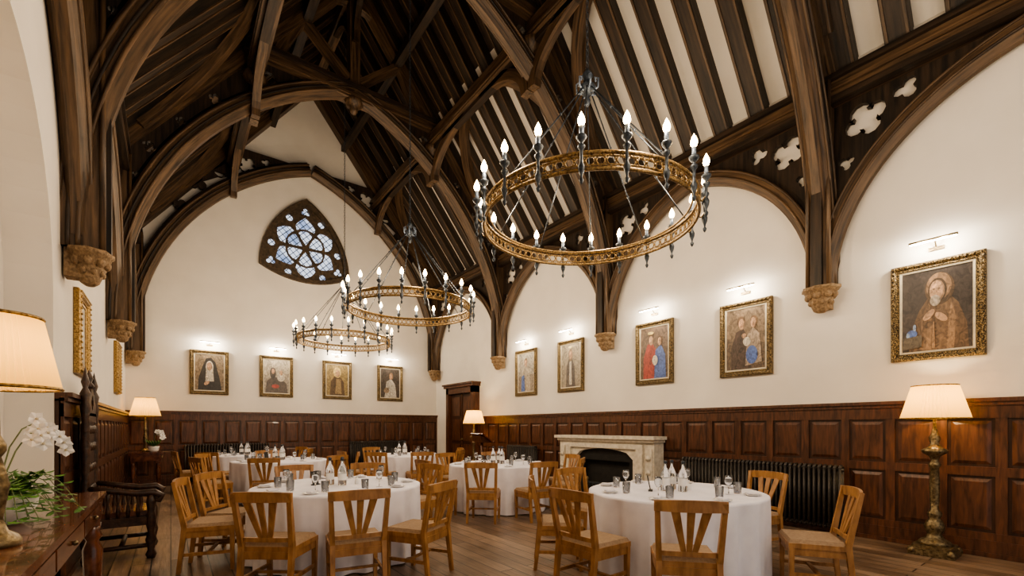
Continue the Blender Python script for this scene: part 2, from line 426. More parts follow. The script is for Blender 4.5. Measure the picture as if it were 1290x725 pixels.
def wallarch(yc,sg):
    b=B(); a=1.75; rise=5.40-ZS; R=(rise*rise+a*a)/(2*a); cx=a-R; am=math.asin(rise/R)
    X0=XC+sg*HW
    for d in(-1,1):
        arc=lambda RR_,xo=.11,n=20:[(X0-sg*xo,yc+d*(cx+RR_*math.cos(am*i/n)),ZS+RR_*math.sin(am*i/n)) for i in range(n+1)]
        s=-d
        b.sweep(arc(R),(1,0,0),[(0,-.04),(0,.04),(.04*s,.07),(.08*s,.10),(.2*s,.10),(.2*s,-.10),(.08*s,-.10),(.04*s,-.07)],'timber')
        b.tube(arc(R+.09,.215),.018,'timber',5); b.tube(arc(R+.185,.215),.018,'timber',5)
        Ro=R+.18
        def ez(o): return ZS+math.sqrt(max(0,Ro*Ro-(o-cx)**2))
        os_=[1.76-(1.76-.03)*i/14 for i in range(15)]
        out=[(o,min(ez(o),5.66)) for o in os_]
        out=[p for p in out if p[1]<5.655]
        out+=[(out[-1][0]-.02,5.68),(1.76,5.68)]
        hs=[quatre(1.43,5.31,.225,4,.3+pi/4,7),quatre(1.03,5.46,.13,3,pi/2+.5,7),quatre(1.63,4.84,.095,3,-pi/2,7)]
        b.ext(out,hs,lambda p,c,t:(X0-sg*t,yc+d*p,c),.03,.10,'timber_d')
    b.obj('roof_arch_brace')
for k in range(4):
    yc=(TR[k]+TR[k+1])/2
    for sg in(-1,1): wallarch(yc,sg)

b=B()
b.lathe([(.05,-.36),(.10,-.33),(.13,-.26),(.17,-.18),(.16,-.15),(.21,-.10),(.23,-.05),(.26,-.04),(.26,0)],(0,0,0),'stone',16,ripple=.05,rn=8)
for i in range(8):
    a=2*pi*i/8
    b.sph((.18*math.cos(a),.18*math.sin(a),-.12),.055,'stone',6,5)
    b.sph((.14*math.cos(a+.4),.14*math.sin(a+.4),-.22),.04,'stone',6,5)
b.box((.0,-.10,-.30),(.255,.10,0),'stone')
cm=b.mesh('stone_corbel')
for y in TR:
    for sg in(-1,1):
        o=inst(cm,'stone_corbel',(XC+sg*(HW-.195),min(y,YE-.24),ZS-.002-(ZL if sg<0 else 0)),0 if sg>0 else pi); o.scale=(.70,.85,.92)

# ---------------- wainscot ----------------
def wains(L,H,name,loc,rz,pitch=.47,split=None):
    b=B()
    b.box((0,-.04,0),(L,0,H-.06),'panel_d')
    b.box((0,-.075,0),(L,0,.18),'panel'); b.box((0,-.09,0),(L,0,.05),'panel')
    b.box((0,-.065,.18),(L,-.03,.26),'panel')
    b.box((0,-.065,H-.22),(L,-.03,H-.05),'panel')
    b.box((0,-.09,H-.08),(L,0,H-.04),'panel'); b.box((0,-.12,H-.04),(L,0,H),'panel')
    sp=split or .92
    b.box((0,-.062,sp-.05),(L,-.03,sp+.05),'panel')
    n=max(1,round(L/pitch)); p=L/n
    for i in range(n+1):
        x=i*p; b.box((max(0,x-.045),-.06,.2),(min(L,x+.045),-.03,H-.1),'panel')
    for i in range(n):
        x0=i*p+.075;x1=(i+1)*p-.075
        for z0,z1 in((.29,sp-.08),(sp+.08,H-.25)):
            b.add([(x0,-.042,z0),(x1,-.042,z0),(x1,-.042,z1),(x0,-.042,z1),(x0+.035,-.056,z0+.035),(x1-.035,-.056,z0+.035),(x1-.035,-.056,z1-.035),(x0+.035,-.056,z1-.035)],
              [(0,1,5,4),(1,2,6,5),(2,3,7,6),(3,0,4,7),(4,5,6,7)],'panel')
    return b.obj(name,loc,rz)
wains(11.05-YN,1.72,'trim_wainscot_right',(XR,11.05,0),-pi/2)
wains(XR-XL,1.80,'trim_wainscot_end',(XL,YE,0),0)
wains(YE-5.75,1.72,'trim_wainscot_left',(XL,5.75,0),pi/2)

b=B(); W=1.6;H=2.72
b.box((-W/2,-.22,0),(-W/2+.14,0,H-.1),'panel'); b.box((W/2-.14,-.22,0),(W/2,0,H-.1),'panel')
b.box((-W/2,-.22,H-.3),(W/2,0,H-.1),'panel'); b.box((-W/2-.05,-.28,H-.12),(W/2+.05,0,H-.05),'panel'); b.box((-W/2-.08,-.32,H-.05),(W/2+.08,0,H),'panel')
b.box((-W/2+.14,-.1,0),(W/2-.14,0,H-.3),'panel_d')
for sx in(-1,1):
    x0=.02 if sx>0 else -W/2+.16; x1=x0+W/2-.18
    for z0,z1 in((.15,.9),(1.0,1.65),(1.75,2.32)):
        b.box((x0+.08,-.125,z0),(x1-.08,-.1,z1),'panel')
b.sph((.08,-.15,1.05),.035,'brass'); b.box((-.012,-.12,0),(.012,-.1,H-.3),'panel')
b.obj('door_1',(XR-.001,11.87,0),-pi/2)

# ---------------- radiators ----------------
def radiator(L,H,name,loc,rz):
    b=B(); n=int(L/.058)
    for i in range(n):
        x=(i+.5)*L/n
        for y in(-.15,-.10,-.05): b.tube([(x,y,.10),(x,y,H-.03)],.017,'rad',6)
        b.tube([(x,-.16,H-.035),(x,-.12,H-.005),(x,-.08,H-.005),(x,-.04,H-.035)],.021,'rad',6)
        b.tube([(x,-.16,.12),(x,-.1,.09),(x,-.04,.12)],.021,'rad',6)
    for z in(.12,H-.05): b.tube([(0,-.1,z),(L,-.1,z)],.022,'rad',8)
    for x in(.06,L-.06): b.box((x-.02,-.15,0),(x+.02,-.05,.12),'rad')
    return b.obj(name,loc,rz)
radiator(2.3,.90,'radiator',(XR-.10,4.42,0),-pi/2)
radiator(1.1,.95,'radiator',(XR-.10,9.4,0),-pi/2)
radiator(1.85,.98,'radiator',(.25,YE-.10,0),0)
radiator(1.75,.98,'radiator',(4.2,YE-.10,0),0)

# ---------------- fireplace ----------------
b=B(); w=1.20;H=1.16
arch=[]
for i in range(0,11):
    t=i/10; arch.append((-.74+1.48*t,.86+.13*math.sin(pi*t)**.6 if 0<t<1 else .80))
out=[(-w,0),(-.74,0)]+arch+[(.74,0),(w,0),(w,H),(-w,H)]
b.ext(out,[],lambda a,c,t:(a,t,c),-.28,0,'limestone')
out2=[(-.98,0),(-.84,0),(-.84,1.0),(.84,1.0),(.84,0),(.98,0),(.98,1.09),(-.98,1.09)]
b.ext(out2,[],lambda a,c,t:(a,t,c),-.33,-.27,'limestone')
for s in(-1,1):
    b.box((s*1.10-.10,-.34,0),(s*1.10+.10,-.26,.14),'limestone')
    b.box((s*1.10-.07,-.31,.2),(s*1.10+.07,-.27,1.02),'limestone')
    for z in(.35,.6,.85): b.lathe([(.0,-.0),(.055,0),(.055,.02),(0,.03)],(0,0,0),'limestone',8,X=Matrix.Translation((s*1.10,-.31,z))@Matrix.Rotation(pi/2,4,'X'))
b.box((-w-.03,-.34,H-.03),(w+.03,0,H+.02),'limestone'); b.box((-w-.07,-.39,H+.02),(w+.07,0,H+.08),'limestone')
b.box((-.74,-.06,0),(.74,-.04,1.0),'black')
b.ext([(-.74,0),(-.6,0),(-.6,.75),(.6,.75),(.6,0),(.74,0),(.74,.98),(-.74,.98)],[],lambda a,c,t:(a,t,c),-.2,-.17,'black')
for i in range(9): b.box((-.36+i*.09-.008,-.26,.08),(-.36+i*.09+.008,-.24,.3),'iron')
b.box((-.42,-.26,.28),(.42,-.24,.31),'iron'); b.box((-.42,-.26,.07),(.42,-.1,.1),'iron')
for s in(-1,1): b.lathe([(.02,0),(.02,.35),(.035,.37),(0,.42)],(s*.42,-.25,0),'brass',8)
b.box((-w,-.75,0),(w,-.0,.03),'limestone')
b.obj('fireplace',(XR-.08,6.08,0),-pi/2)

# ---------------- paintings ----------------
def ell(cx,cz,rx,rz_,n=18,rot=0):
    r=[]
    for i in range(n):
        a=2*pi*i/n; x=rx*math.cos(a);z=rz_*math.sin(a); r.append((cx+x*math.cos(rot)-z*math.sin(rot),cz+x*math.sin(rot)+z*math.cos(rot)))
    return r
def painting(loc,rz,w,h,shapes,bg,frame='giltdark',light=True,fw=.085):
    b=B(); iw=w-2*fw; ih=h-2*fw
    def ringf(w0,h0,prof,m):
        vs=[];fs=[]
        for a,d in prof:
            for sx,sz in((-1,-1),(1,-1),(1,1),(-1,1)): vs.append((sx*(w0/2+a),-d,sz*(h0/2+a)))
        for j in range(len(prof)-1):
            for i in range(4): k=(i+1)%4; fs.append((j*4+i,j*4+k,j*4+4+k,j*4+4+i))
        b.add(vs,fs,m)
    ringf(iw,ih,[(0,.02),(.01,.045),(.03,.04),(.05,.06),(.07,.065),(fw,.045),(fw,0)],frame)
    ringf(iw,ih,[(-.022,.022),(-.02,.03),(.002,.034)],'cream' if frame!='gold' else 'gold')
    nx=int(w/.06);nz=int(h/.06)
    for i in range(nx):
        for s in(-1,1): b.sph((-w/2+(i+.5)*w/nx,-.06,s*(h/2-.03)),.016,frame,5,4)
    for i in range(nz):
        for s in(-1,1): b.sph((s*(w/2-.03),-.06,-h/2+(i+.5)*h/nz),.016,frame,5,4)
    b.box((-iw/2,-.02,-ih/2),(iw/2,0,ih/2),paint(bg))
    d=.0215
    sx=iw/2-.022; sz=ih/2-.022
    for col,poly in shapes:
        pts=[(max(-1,min(1,x))*sx,-d,max(-1,min(1,z))*sz) for x,z in poly]; d+=.0008
        b.add(pts,[tuple(range(len(pts)))],paint(col))
    ox={-pi/2:(-.004,0),0:(0,-.004),pi/2:(.004,0)}[rz]
    loc=(loc[0]+ox[0],loc[1]+ox[1],loc[2])
    o=b.obj('framed_painting',loc,rz)
    if light:
        b=B(); zt=h/2+.20
        b.tube([(-.21,-.19,zt),(.21,-.19,zt)],.014,'brass',8)
        b.box((-.20,-.195,zt-.022),(.20,-.175,zt-.008),'picbulb')
        b.tube([(0,-.18,zt),(0,-.1,zt+.02),(0,-.02,zt-.04),(0,0,zt-.05)],.008,'brass',6)
        b.box((-.07,-.015,zt-.085),(.07,0,zt-.045),'brass')
        po=b.obj('picture_light',loc,rz)
        for xx in(-.12,.12): plight('picture_light_bulb',(xx,-.20,zt-.05),11.0,(1,.88,.68),.02,po)
    return o
skin=(.50,.30,.18)
dk=lambda c,f:tuple(min(1,x*f) for x in c)
def face(cx,cz,s,c=skin):
    return [(dk(c,.55),ell(cx+.01,cz-.01,.19*s,.235*s)),(c,ell(cx-.015,cz,.165*s,.22*s)),(dk(c,1.3),ell(cx-.05*s,cz+.06*s,.08*s,.1*s,12)),
      (dk(c,.35),ell(cx-.07*s,cz+.04*s,.035*s,.018*s,8)),(dk(c,.35),ell(cx+.06*s,cz+.04*s,.035*s,.018*s,8)),(dk(c,.7),[(cx-.01*s,cz+.03*s),(cx+.03*s,cz-.05*s),(cx-.02*s,cz-.05*s)]),((.3,.1,.07),ell(cx,cz-.1*s,.05*s,.014*s,8))]
blue=(.08,.14,.38); white=(.60,.54,.44); red=(.34,.045,.03)
hab=(.17,.10,.055)
P1=[((.05,.035,.03),[(-1,-1),(1,-1),(1,-.2),(-1,.0)]),
    (dk(hab,.7),[(-.8,-1),(.9,-1),(.85,-.4),(.62,.1),(.35,.35),(-.2,.35),(-.5,.0),(-.7,-.4)]),
    (hab,[(-.5,-1),(.5,-1),(.6,-.2),(.4,.25),(-.15,.3),(-.4,-.1)]),(dk(hab,1.6),[(.3,-1),(.5,-1),(.55,-.2),(.42,.15),(.36,-.2)]),(dk(hab,1.5),[(-.3,-1),(-.15,-1),(-.1,-.1),(-.2,.15)]),
    (dk(hab,.5),ell(.1,.5,.42,.40)),(dk(hab,1.5),ell(.08,.56,.36,.34)),(dk(hab,.35),ell(.04,.47,.27,.30))]+face(.02,.46,1.15)+[
    ((.40,.33,.26),ell(-.02,.22,.15,.14)),(skin,ell(-.2,-.12,.2,.09,14,.6)),(skin,ell(.15,-.2,.2,.09,14,-.5)),(dk(hab,1.9),[(-.12,-.95),(-.02,-.95),(-.04,-.3),(-.08,-.3)]),
    (blue,ell(-.7,-.55,.16,.1)),((.3,.4,.6),ell(-.62,-.4,.05,.09,8)),((.3,.4,.6),ell(-.82,-.6,.05,.09,8)),((.10,.08,.06),[(-.98,-.65),(-.4,-.6),(-.4,-.9),(-.98,-.95)])]  # blue and pale blue spots imitate chandelier reflections, painted into the canvas
P2=[((.20,.14,.09),[(-1,0),(1,-.2),(1,1),(-1,1)]),((.07,.045,.035),[(-.75,-1),(.3,-1),(.2,-.1),(-.1,.35),(-.5,.25),(-.75,-.3)]),((.12,.07,.04),ell(-.22,.58,.22,.18))]+face(-.2,.5,.8)+[
    ((.35,.27,.20),[(.0,-.9),(.85,-.8),(.75,.1),(.4,.35),(.1,.1)]),((.18,.10,.05),ell(.44,.58,.18,.14))]+face(.42,.5,.75)+[(blue,ell(.35,-.55,.3,.3)),(white,ell(.1,-.1,.2,.15)),(skin,ell(-.05,.1,.12,.08))]
P3=[((.14,.09,.06),[(-1,.2),(1,.1),(1,1),(-1,1)]),(red,[(-.8,-1),(.1,-1),(.15,.1),(-.15,.4),(-.5,.35),(-.8,-.2)]),(blue,[(0,-1),(.85,-1),(.8,-.1),(.5,.3),(.1,.1)]),((.12,.07,.04),ell(-.22,.6,.2,.16))]+face(-.22,.5,.8)+[((.12,.07,.04),ell(.42,.5,.17,.13))]+face(.42,.42,.7)+[((.55,.42,.15),ell(-.22,.78,.22,.06)),(white,ell(.1,-.3,.2,.2))]
P4=[((.30,.25,.18),[(-1,-1),(1,-1),(1,1),(-1,1)]),((.10,.08,.07),[(-.5,-1),(.5,-1),(.4,0),(.15,.35),(-.2,.35),(-.45,0)]),((.22,.14,.08),ell(0,.5,.22,.3))]+face(0,.52,.85)+[(white,[(-.15,-.9),(.15,-.9),(.1,.2),(-.1,.2)]),((.6,.5,.25),ell(0,.87,.25,.05))]
P5=[((.34,.30,.24),[(-1,-.2),(1,-.1),(1,1),(-1,1)]),((.40,.34,.26),[(-.6,-1),(.6,-1),(.45,.1),(.1,.4),(-.3,.3),(-.6,-.2)]),((.15,.09,.05),ell(0,.6,.2,.18))]+face(-.02,.5,.85)+[(blue,[(-.6,-1),(-.1,-1),(-.2,-.1),(-.55,-.2)])]
N1=[((.22,.16,.10),[(-1,-1),(1,-1),(1,1),(-1,1)]),((.03,.025,.022),[(-.8,-1),(.85,-1),(.7,-.3),(.4,.6),(.1,.85),(-.25,.8),(-.5,.3),(-.75,-.3)]),(white,ell(0,.3,.27,.36))]+face(-.02,.36,1)+[(white,[(-.3,-.5),(.3,-.5),(.25,.1),(-.25,.1)]),(skin,ell(-.2,-.6,.2,.1,14,.4))]
N2=[((.40,.34,.26),[(-1,-.1),(1,.0),(1,1),(-1,1)]),((.08,.06,.05),[(-.9,-1),(.9,-1),(.8,-.4),(.3,-.1),(-.3,.0),(-.8,-.3)]),((.05,.04,.035),ell(-.3,.2,.25,.35))]+face(-.28,.32,.7)+[(white,ell(.35,-.1,.3,.2))]+face(.35,.25,.65)+[(red,ell(-.1,-.6,.3,.12))]
N3=[((.28,.20,.08),[(-1,-1),(1,-1),(1,1),(-1,1)]),((.10,.06,.03),[(-.7,-1),(.7,-1),(.6,-.1),(.3,.2),(-.3,.25),(-.6,-.1)]),((.60,.45,.18),ell(0,.5,.36,.34))]+face(.02,.45,1)+[((.32,.22,.10),[(-.2,-.9),(.4,-.9),(.3,.05),(-.1,.1)])]
N4=[((.07,.055,.045),[(-1,-1),(1,-1),(1,1),(-1,1)]),((.50,.46,.40),[(-.6,-1),(.7,-1),(.55,-.1),(.1,.35),(-.4,.1)]),((.25,.15,.09),ell(.1,.5,.22,.25))]+face(.08,.46,.85)+[((.25,.18,.12),ell(-.4,-.5,.3,.2))]
zc=2.77
for yc,w,sh,bg in((1.27,.82,P1,(.035,.025,.022)),(3.46,.80,P2,(.13,.09,.06)),(5.12,.80,P3,(.12,.08,.05)),(7.3,.80,P4,(.3,.25,.18)),(8.89,.82,P5,(.25,.2,.15))):
    painting((XR,yc,zc),-pi/2,w,1.15,sh,bg)
for xc,sh,bg in((.78,N1,(.2,.15,.1)),(2.30,N2,(.3,.25,.2)),(3.90,N3,(.25,.18,.08)),(5.51,N4,(.06,.05,.04))):
    painting((xc,YE,zc+.01),0,.82,1.10,sh,bg)
painting((XL,7.1,2.45),pi/2,.75,.92,P4,(.1,.08,.05),'gold',False,.1)
painting((XL,11.4,2.52),pi/2,.75,.95,P3,(.1,.08,.05),'gold',False,.1)

# ---------------- chandeliers ----------------
b=B(); NL=20; R=.97
for z,r in((-.06,.015),(.06,.015),(-.03,.006),(.03,.006)):
    b.tube([(R*math.cos(2*pi*i/64),R*math.sin(2*pi*i/64),z) for i in range(64)],r,'ring',6,closed=True)
b.tube([((R-.05)*math.cos(2*pi*i/64),(R-.05)*math.sin(2*pi*i/64),.06) for i in range(64)],.01,'ring',6,closed=True)
for i in range(80):
    a=2*pi*i/80;a2=2*pi*(i+1)/80
    for z0,z1 in((-.055,.055),(.055,-.055)):
        b.tube([(R*math.cos(a),R*math.sin(a),z0),(R*math.cos(a2),R*math.sin(a2),z1)],.006,'ring',4)
    am=(a+a2)/2
    b.sph((R*math.cos(am),R*math.sin(am),0),.014,'ring',6,4)
for i in range(NL):
    a=2*pi*(i+.3)/NL; c,s=math.cos(a),math.sin(a); r2=R+.06
    X=Matrix.Translation((r2*c,r2*s,0))
    b.lathe([(0,-.20),(.012,-.185),(.018,-.165),(.007,-.15),(.010,-.13),(.022,-.10),(.026,-.07),(.012,-.04),(.012,.04),(.026,.06),(.030,.075),(.013,.09),(.013,.10),(.030,.12),(.040,.135),(.040,.145),(.016,.145)],(0,0,0),'iron',8,X=X)
    b.lathe([(.017,.14),(.017,.215),(.012,.22)],(0,0,0),'pewter',8,X=X)
    b.lathe([(.009,.218),(.022,.232),(.028,.250),(.025,.272),(.013,.30),(0,.325)],(0,0,0),'bulb',10,X=X)
    b.tube([(R*c,R*s,-.05),((R+.03)*c,(R+.03)*s,-.06),(r2*c,r2*s,-.02)],.008,'ring',5)
HZ=1.22
for i in range(10):
    a=2*pi*(i+.15)/10; c,s=math.cos(a),math.sin(a)
    b.tube([(R*c,R*s,.06),(.06*c,.06*s,HZ)],.0065,'iron',5)
    for t in(.33,.66): b.sph(((R+(.06-R)*t)*c,(R+(.06-R)*t)*s,.07+(HZ-.07)*t),.013,'iron',6,4)
b.lathe([(0,-.16),(.02,-.14),(.03,-.1),(.015,-.07),(.05,-.03),(.075,0),(.075,.03),(.04,.06),(.03,.10),(.055,.13),(.03,.17),(.012,.2)],(0,0,HZ),'iron',12)
for i in range(6):
    a=2*pi*i/6;c,s=math.cos(a),math.sin(a)
    b.tube([(.05*c,.05*s,HZ-.02),(.10*c,.10*s,HZ+.0),(.105*c,.105*s,HZ+.08),(.07*c,.07*s,HZ+.1),(.08*c,.08*s,HZ+.06)],.009,'pewter',5)
z=HZ+.2;k=0
while z<10.7-3.33:
    pts=[]
    for i in range(8):
        t=2*pi*i/8; u=.013*math.cos(t); v=.035*math.sin(t)
        pts.append((u,0,z+.03+v) if k%2 else (0,u,z+.03+v))
    b.tube(pts,.0045,'iron',4,closed=True); z+=.058;k+=1
cme=b.mesh('chandelier')
for y in(-1.2,2.98,6.92,10.4):  # first one is an unseen chandelier added behind the camera for its light
    o=inst(cme,'chandelier',(XC-.03,y,3.33))
    for i in range(5):
        a=2*pi*(i+.5)/5
        plight('candle_light',((R+.06)*math.cos(a),(R+.06)*math.sin(a),.40),54,(1,.80,.57),.10,o)

# ---------------- lamps ----------------
def shade(b,z,h,rb,rt,npl=52):
    n=npl*4;vs=[];fs=[];K=6
    for j in range(K+1):
        t=j/K
        r=rb+(rt-rb)*t
        for i in range(n):
            a=2*pi*i/n; rr=r*(1+(.045,0,-.045,0)[i%4])
            vs.append((rr*math.cos(a),rr*math.sin(a),z+h*t))
    for j in range(K):
        for i in range(n): k=(i+1)%n; fs.append((j*n+i,j*n+k,(j+1)*n+k,(j+1)*n+i))
    b.add(vs,fs,'shade')
    for zz,r in((z,rb),(z+h,rt)): b.tube([(r*1.04*math.cos(2*pi*i/32),r*1.04*math.sin(2*pi*i/32),zz) for i in range(32)],.007,'gold',5,closed=True)
b=B()
b.box((-.19,-.19,0),(.19,.19,.07),'brass'); b.box((-.165,-.165,.07),(.165,.165,.11),'brass')
for sx in(-1,1):
    for sy in(-1,1): b.sph((sx*.16,sy*.16,.045),.045,'brass',8,5)
b.lathe([(.15,.11),(.13,.15),(.08,.18),(.06,.22),(.075,.26),(.09,.31),(.07,.36),(.045,.40),(.06,.43),(.06,.46),(.035,.50),(.04,.6),(.045,.8),(.035,.95),(.05,.97),(.05,1.0),(.03,1.03),(.045,1.08),(.10,1.12),(.11,1.15),(.06,1.18),(.035,1.22),(.05,1.28),(.03,1.33),(.015,1.40),(.012,1.84),(0,1.86)],(0,0,0),'brass',20,ripple=.04,rn=10)
shade(b,1.5,.36,.285,.19)
fl=b.mesh('floor_lamp')
for loc in((6.76,1.22,0),(6.55,10.45,0)):
    o=inst(fl,'floor_lamp',loc); plight('lamp_bulb',(0,0,1.68),30,(1,.73,.38),.05,o)
def table_lamp(loc,base_h,sh_h,rb,rt,e,w=1):
    b=B()
    k=base_h
    b.lathe([(.10*w,0),(.10*w,.02),(.085*w,.04),(.05*w,.06),(.03,.09),(.025,.11),(.035,k*.28),(.045,k*.38),(.03,k*.5),(.02,k*.56),(.035,k*.6),(.035,k*.64),(.018,k*.7),(.013,k),(.010,k+sh_h-.02),(0,k+sh_h-.01)],(0,0,0),'brass',18)
    shade(b,k,sh_h,rb,rt)
    o=b.obj('table_lamp',loc); plight('lamp_bulb',(0,0,k+sh_h*.5),e,(1,.73,.38),.04,o)
table_lamp((-.57,2.72,.921),.64,.29,.19,.135,9,.8)
table_lamp((-.45,12.85,.871),.78,.40,.27,.17,20)

# ---------------- console / side tables ----------------
def console(L,Dp,H,name,loc,lr=.05):
    b=B()
    b.box((0,0,H-.03),(Dp,L,H),'mahog'); b.box((.01,.01,H-.05),(Dp-.01,L-.01,H-.03),'mahog')
    b.box((.03,.03,H-.19),(Dp-.03,L-.03,H-.05),'mahog')
    n=3
    for i in range(n):
        y0=.08+i*(L-.16)/n;y1=y0+(L-.16)/n-.04
        b.box((Dp-.03,y0,H-.17),(Dp-.018,y1,H-.07),'mahog')
        b.sph((Dp-.008,(y0+y1)/2,H-.12),.014,'brass',8,5)
    for x in(.07,Dp-.07):
        for y in(.08,L-.08):
            b.box((x-lr*.9,y-lr*.9,H-.24),(x+lr*.9,y+lr*.9,H-.06),'mahog')
            b.lathe([(lr*.6,0),(lr*.8,.03),(lr*.5,.07),(lr*.6,.12),(lr*1.0,H*.35),(lr*1.15,H*.55),(lr*.7,H*.62),(lr*1.1,H*.66),(lr*.8,H*.70),(lr,H-.22)],(x,y,0),'mahog',14,ripple=.03,rn=8)
    b.box((.05,.08,.16),(Dp-.05,L-.08,.185),'mahog')
    return b.obj(name,loc)
console(2.65,.44,.92,'console_table',(-.83,1.95,0))
console(.95,.56,.87,'side_table',(-.71,12.4,0),.035)

# ---------------- throne armchair ----------------
b=B(); W=.33
for s in(-1,1):
    y=s*W
    b.lathe([(.03,0),(.04,.05),(.025,.1),(.04,.2),(.045,.3),(.03,.36),(.04,.42),(.04,.6),(.03,.9),(.038,1.2),(.03,1.5),(.042,1.6),(.03,1.66),(.045,1.74),(.02,1.80),(.035,1.86),(.02,1.92),(0,2.02)],(-.25,y,0),'throne',10)
    b.lathe([(.035,0),(.05,.04),(.03,.09),(.05,.2),(.03,.28),(.045,.36),(.045,.45),(.03,.5),(.045,.6),(.03,.68)],(.27,y,0),'throne',10)
    b.tube([(-.25,y,.78),(-.05,y,.74),(.15,y,.70),(.30,y,.70),(.36,y,.66),(.34,y,.61),(.29,y,.63)],[.028,.03,.035,.04,.038,.03,.02],'throne',8)
    b.box((-.25,y-.025,.36),(.27,y+.025,.45),'throne'); b.tube([(-.25,y,.14),(.27,y,.14)],.024,'throne',8)
    for i in range(5): b.lathe([(.012,.45),(.02,.52),(.01,.6),(.018,.66),(.012,.72)],(-.16+i*.08,y,0),'throne',6)
b.box((-.25,-W,.38),(.30,W,.46),'throne'); b.box((-.23,-W+.02,.46),(.28,W-.02,.51),'mahog')
b.box((.25,-W,.30),(.30,W,.40),'throne'); b.tube([(.02,-W,.14),(.02,W,.14)],.024,'throne',8); b.tube([(.27,-W,.2),(.27,W,.2)],.026,'throne',8)
b.box((-.28,-W,.55),(-.23,W,.65),'throne'); b.box((-.28,-W,1.45),(-.23,W,1.55),'throne')
b.box((-.265,-W+.02,.65),(-.245,W-.02,1.45),'throne')
cr=[(-W,1.52)]+[(-W+2*W*i/12,1.55+.24*math.sin(pi*i/12)+.03*(i%2)) for i in range(13)]+[(W,1.52)]
b.ext(cr,[quatre(0,1.66,.08)],lambda a,c,t:(-.28+t,a,c),0,.05,'throne')
b.lathe([(.02,0),(.045,.04),(.02,.08),(.035,.12),(0,.22)],(-.255,0,1.80),'throne',8)
for i in range(5): 
    for z in(.75,.98,1.2,1.38): b.sph((-.235,-.2+i*.1,z),.035,'throne',6,4,sc=(.5,1,1.4))
b.obj('carved_throne_armchair',(-.44,6.58,0))

# ---------------- plants ----------------
def leafshape(b,p,d,L,w,m,up=(0,0,1)):
    p=Vector(p);d=Vector(d).normalized();s=d.cross(Vector(up))
    if s.length<1e-3: s=Vector((1,0,0))
    s.normalize(); n=s.cross(d)
    a=p+d*L*.35+s*w/2-n*.1*w; c=p+d*L*.35-s*w/2-n*.1*w; e=p+d*L-n*(-.15*L); mid=p+d*L*.4+n*.1*w
    a2=p+d*L*.7+s*w*.35; c2=p+d*L*.7-s*w*.35
    b.add([p,a,a2,e,c2,c,mid],[(0,1,6),(1,2,6),(2,3,6),(3,4,6),(4,5,6),(5,0,6)],m)
def flower(b,p,nrm,r):
    p=Vector(p);n=Vector(nrm).normalized(); a=n.cross(Vector((0,0,1))).normalized(); c=n.cross(a)
    for k in range(5):
        t=2*pi*k/5+.3; d=a*math.cos(t)+c*math.sin(t)+n*.15
        leafshape(b,p,d,r,r*.95,'petal',up=n)
    b.sph(p+n*.01,r*.18,'cream',6,4)
b=B()
b.lathe([(.07,0),(.10,.03),(.13,.09),(.135,.13),(.14,.14),(.125,.14),(.12,.12)],(0,0,0),'ceramic',20,sy=1)
random.seed(3)
for k in range(48):
    a=random.uniform(0,2*pi); L=random.uniform(.16,.38); up=random.uniform(.03,.15); pts=[]
    for i in range(9):
        t=i/8; pts.append(Vector((math.cos(a)*L*t*.8+.02*math.cos(a),math.sin(a)*L*t,.13+up*math.sin(pi*t*.9)-.10*t*t)))
    if min(p.x for p in pts)<-.16: 
        for p in pts: p.x=max(p.x,-.12)
    b.tube(pts,.002,'stem',4)
    for i in range(1,9):
        for s in(-1,1):
            d=(pts[i]-pts[i-1]).normalized(); sd=d.cross(Vector((0,0,1))).normalized()*s
            leafshape(b,pts[i],sd+d*.5+Vector((0,0,random.uniform(-.2,.3))),random.uniform(.035,.06),.03,'leaf')
def orchid(b,base,pts,n,r,nr=(.4,-1,.1)):
    b.tube(pts,.0035,'stem',5)
    random.seed(5)
    m=len(pts)
    for i in range(n):
        q=Vector(pts[m-1-i%max(1,m//2)]); flower(b,q+Vector((random.uniform(-.02,.03),random.uniform(-.06,.05),random.uniform(-.07,.03))),Vector(nr)+Vector((random.uniform(-.4,.4),random.uniform(-.3,.3),0)),r)
    for k in range(5):
        a=k*2*pi/5; leafshape(b,base,(math.cos(a),math.sin(a),.5),.16,.05,'leaf')
orchid(b,(0,0,.13),[(0,0,.12),(.0,.02,.25),(.02,.05,.38),(.05,.12,.47),(.08,.2,.50),(.10,.30,.50),(.13,.40,.45),(.15,.46,.38)],10,.042)
orchid(b,(0,0,.13),[(0,0,.12),(.02,-.02,.25),(.05,.0,.36),(.08,.06,.44),(.10,.12,.46),(.12,.18,.44)],5,.04)
b.obj('potted_orchid_and_fern',(-.67,3.30,.921))
b=B()
b.lathe([(.06,0),(.09,.03),(.10,.10),(.105,.12),(.09,.12),(.085,.1)],(0,0,0),'ceramic',16)
random.seed(9)
for k in range(14):
    a=k*2*pi/14; leafshape(b,(0,0,.11),(math.cos(a)*.7,math.sin(a),.6),.22,.07,'leaf')
orchid(b,(0,0,.12),[(0,0,.12),(.02,-.02,.28),(.04,-.05,.38),(.08,-.1,.42),(.12,-.16,.40),(.14,-.2,.36)],9,.06)
b.obj('potted_orchid',(-.30,12.60,.871))

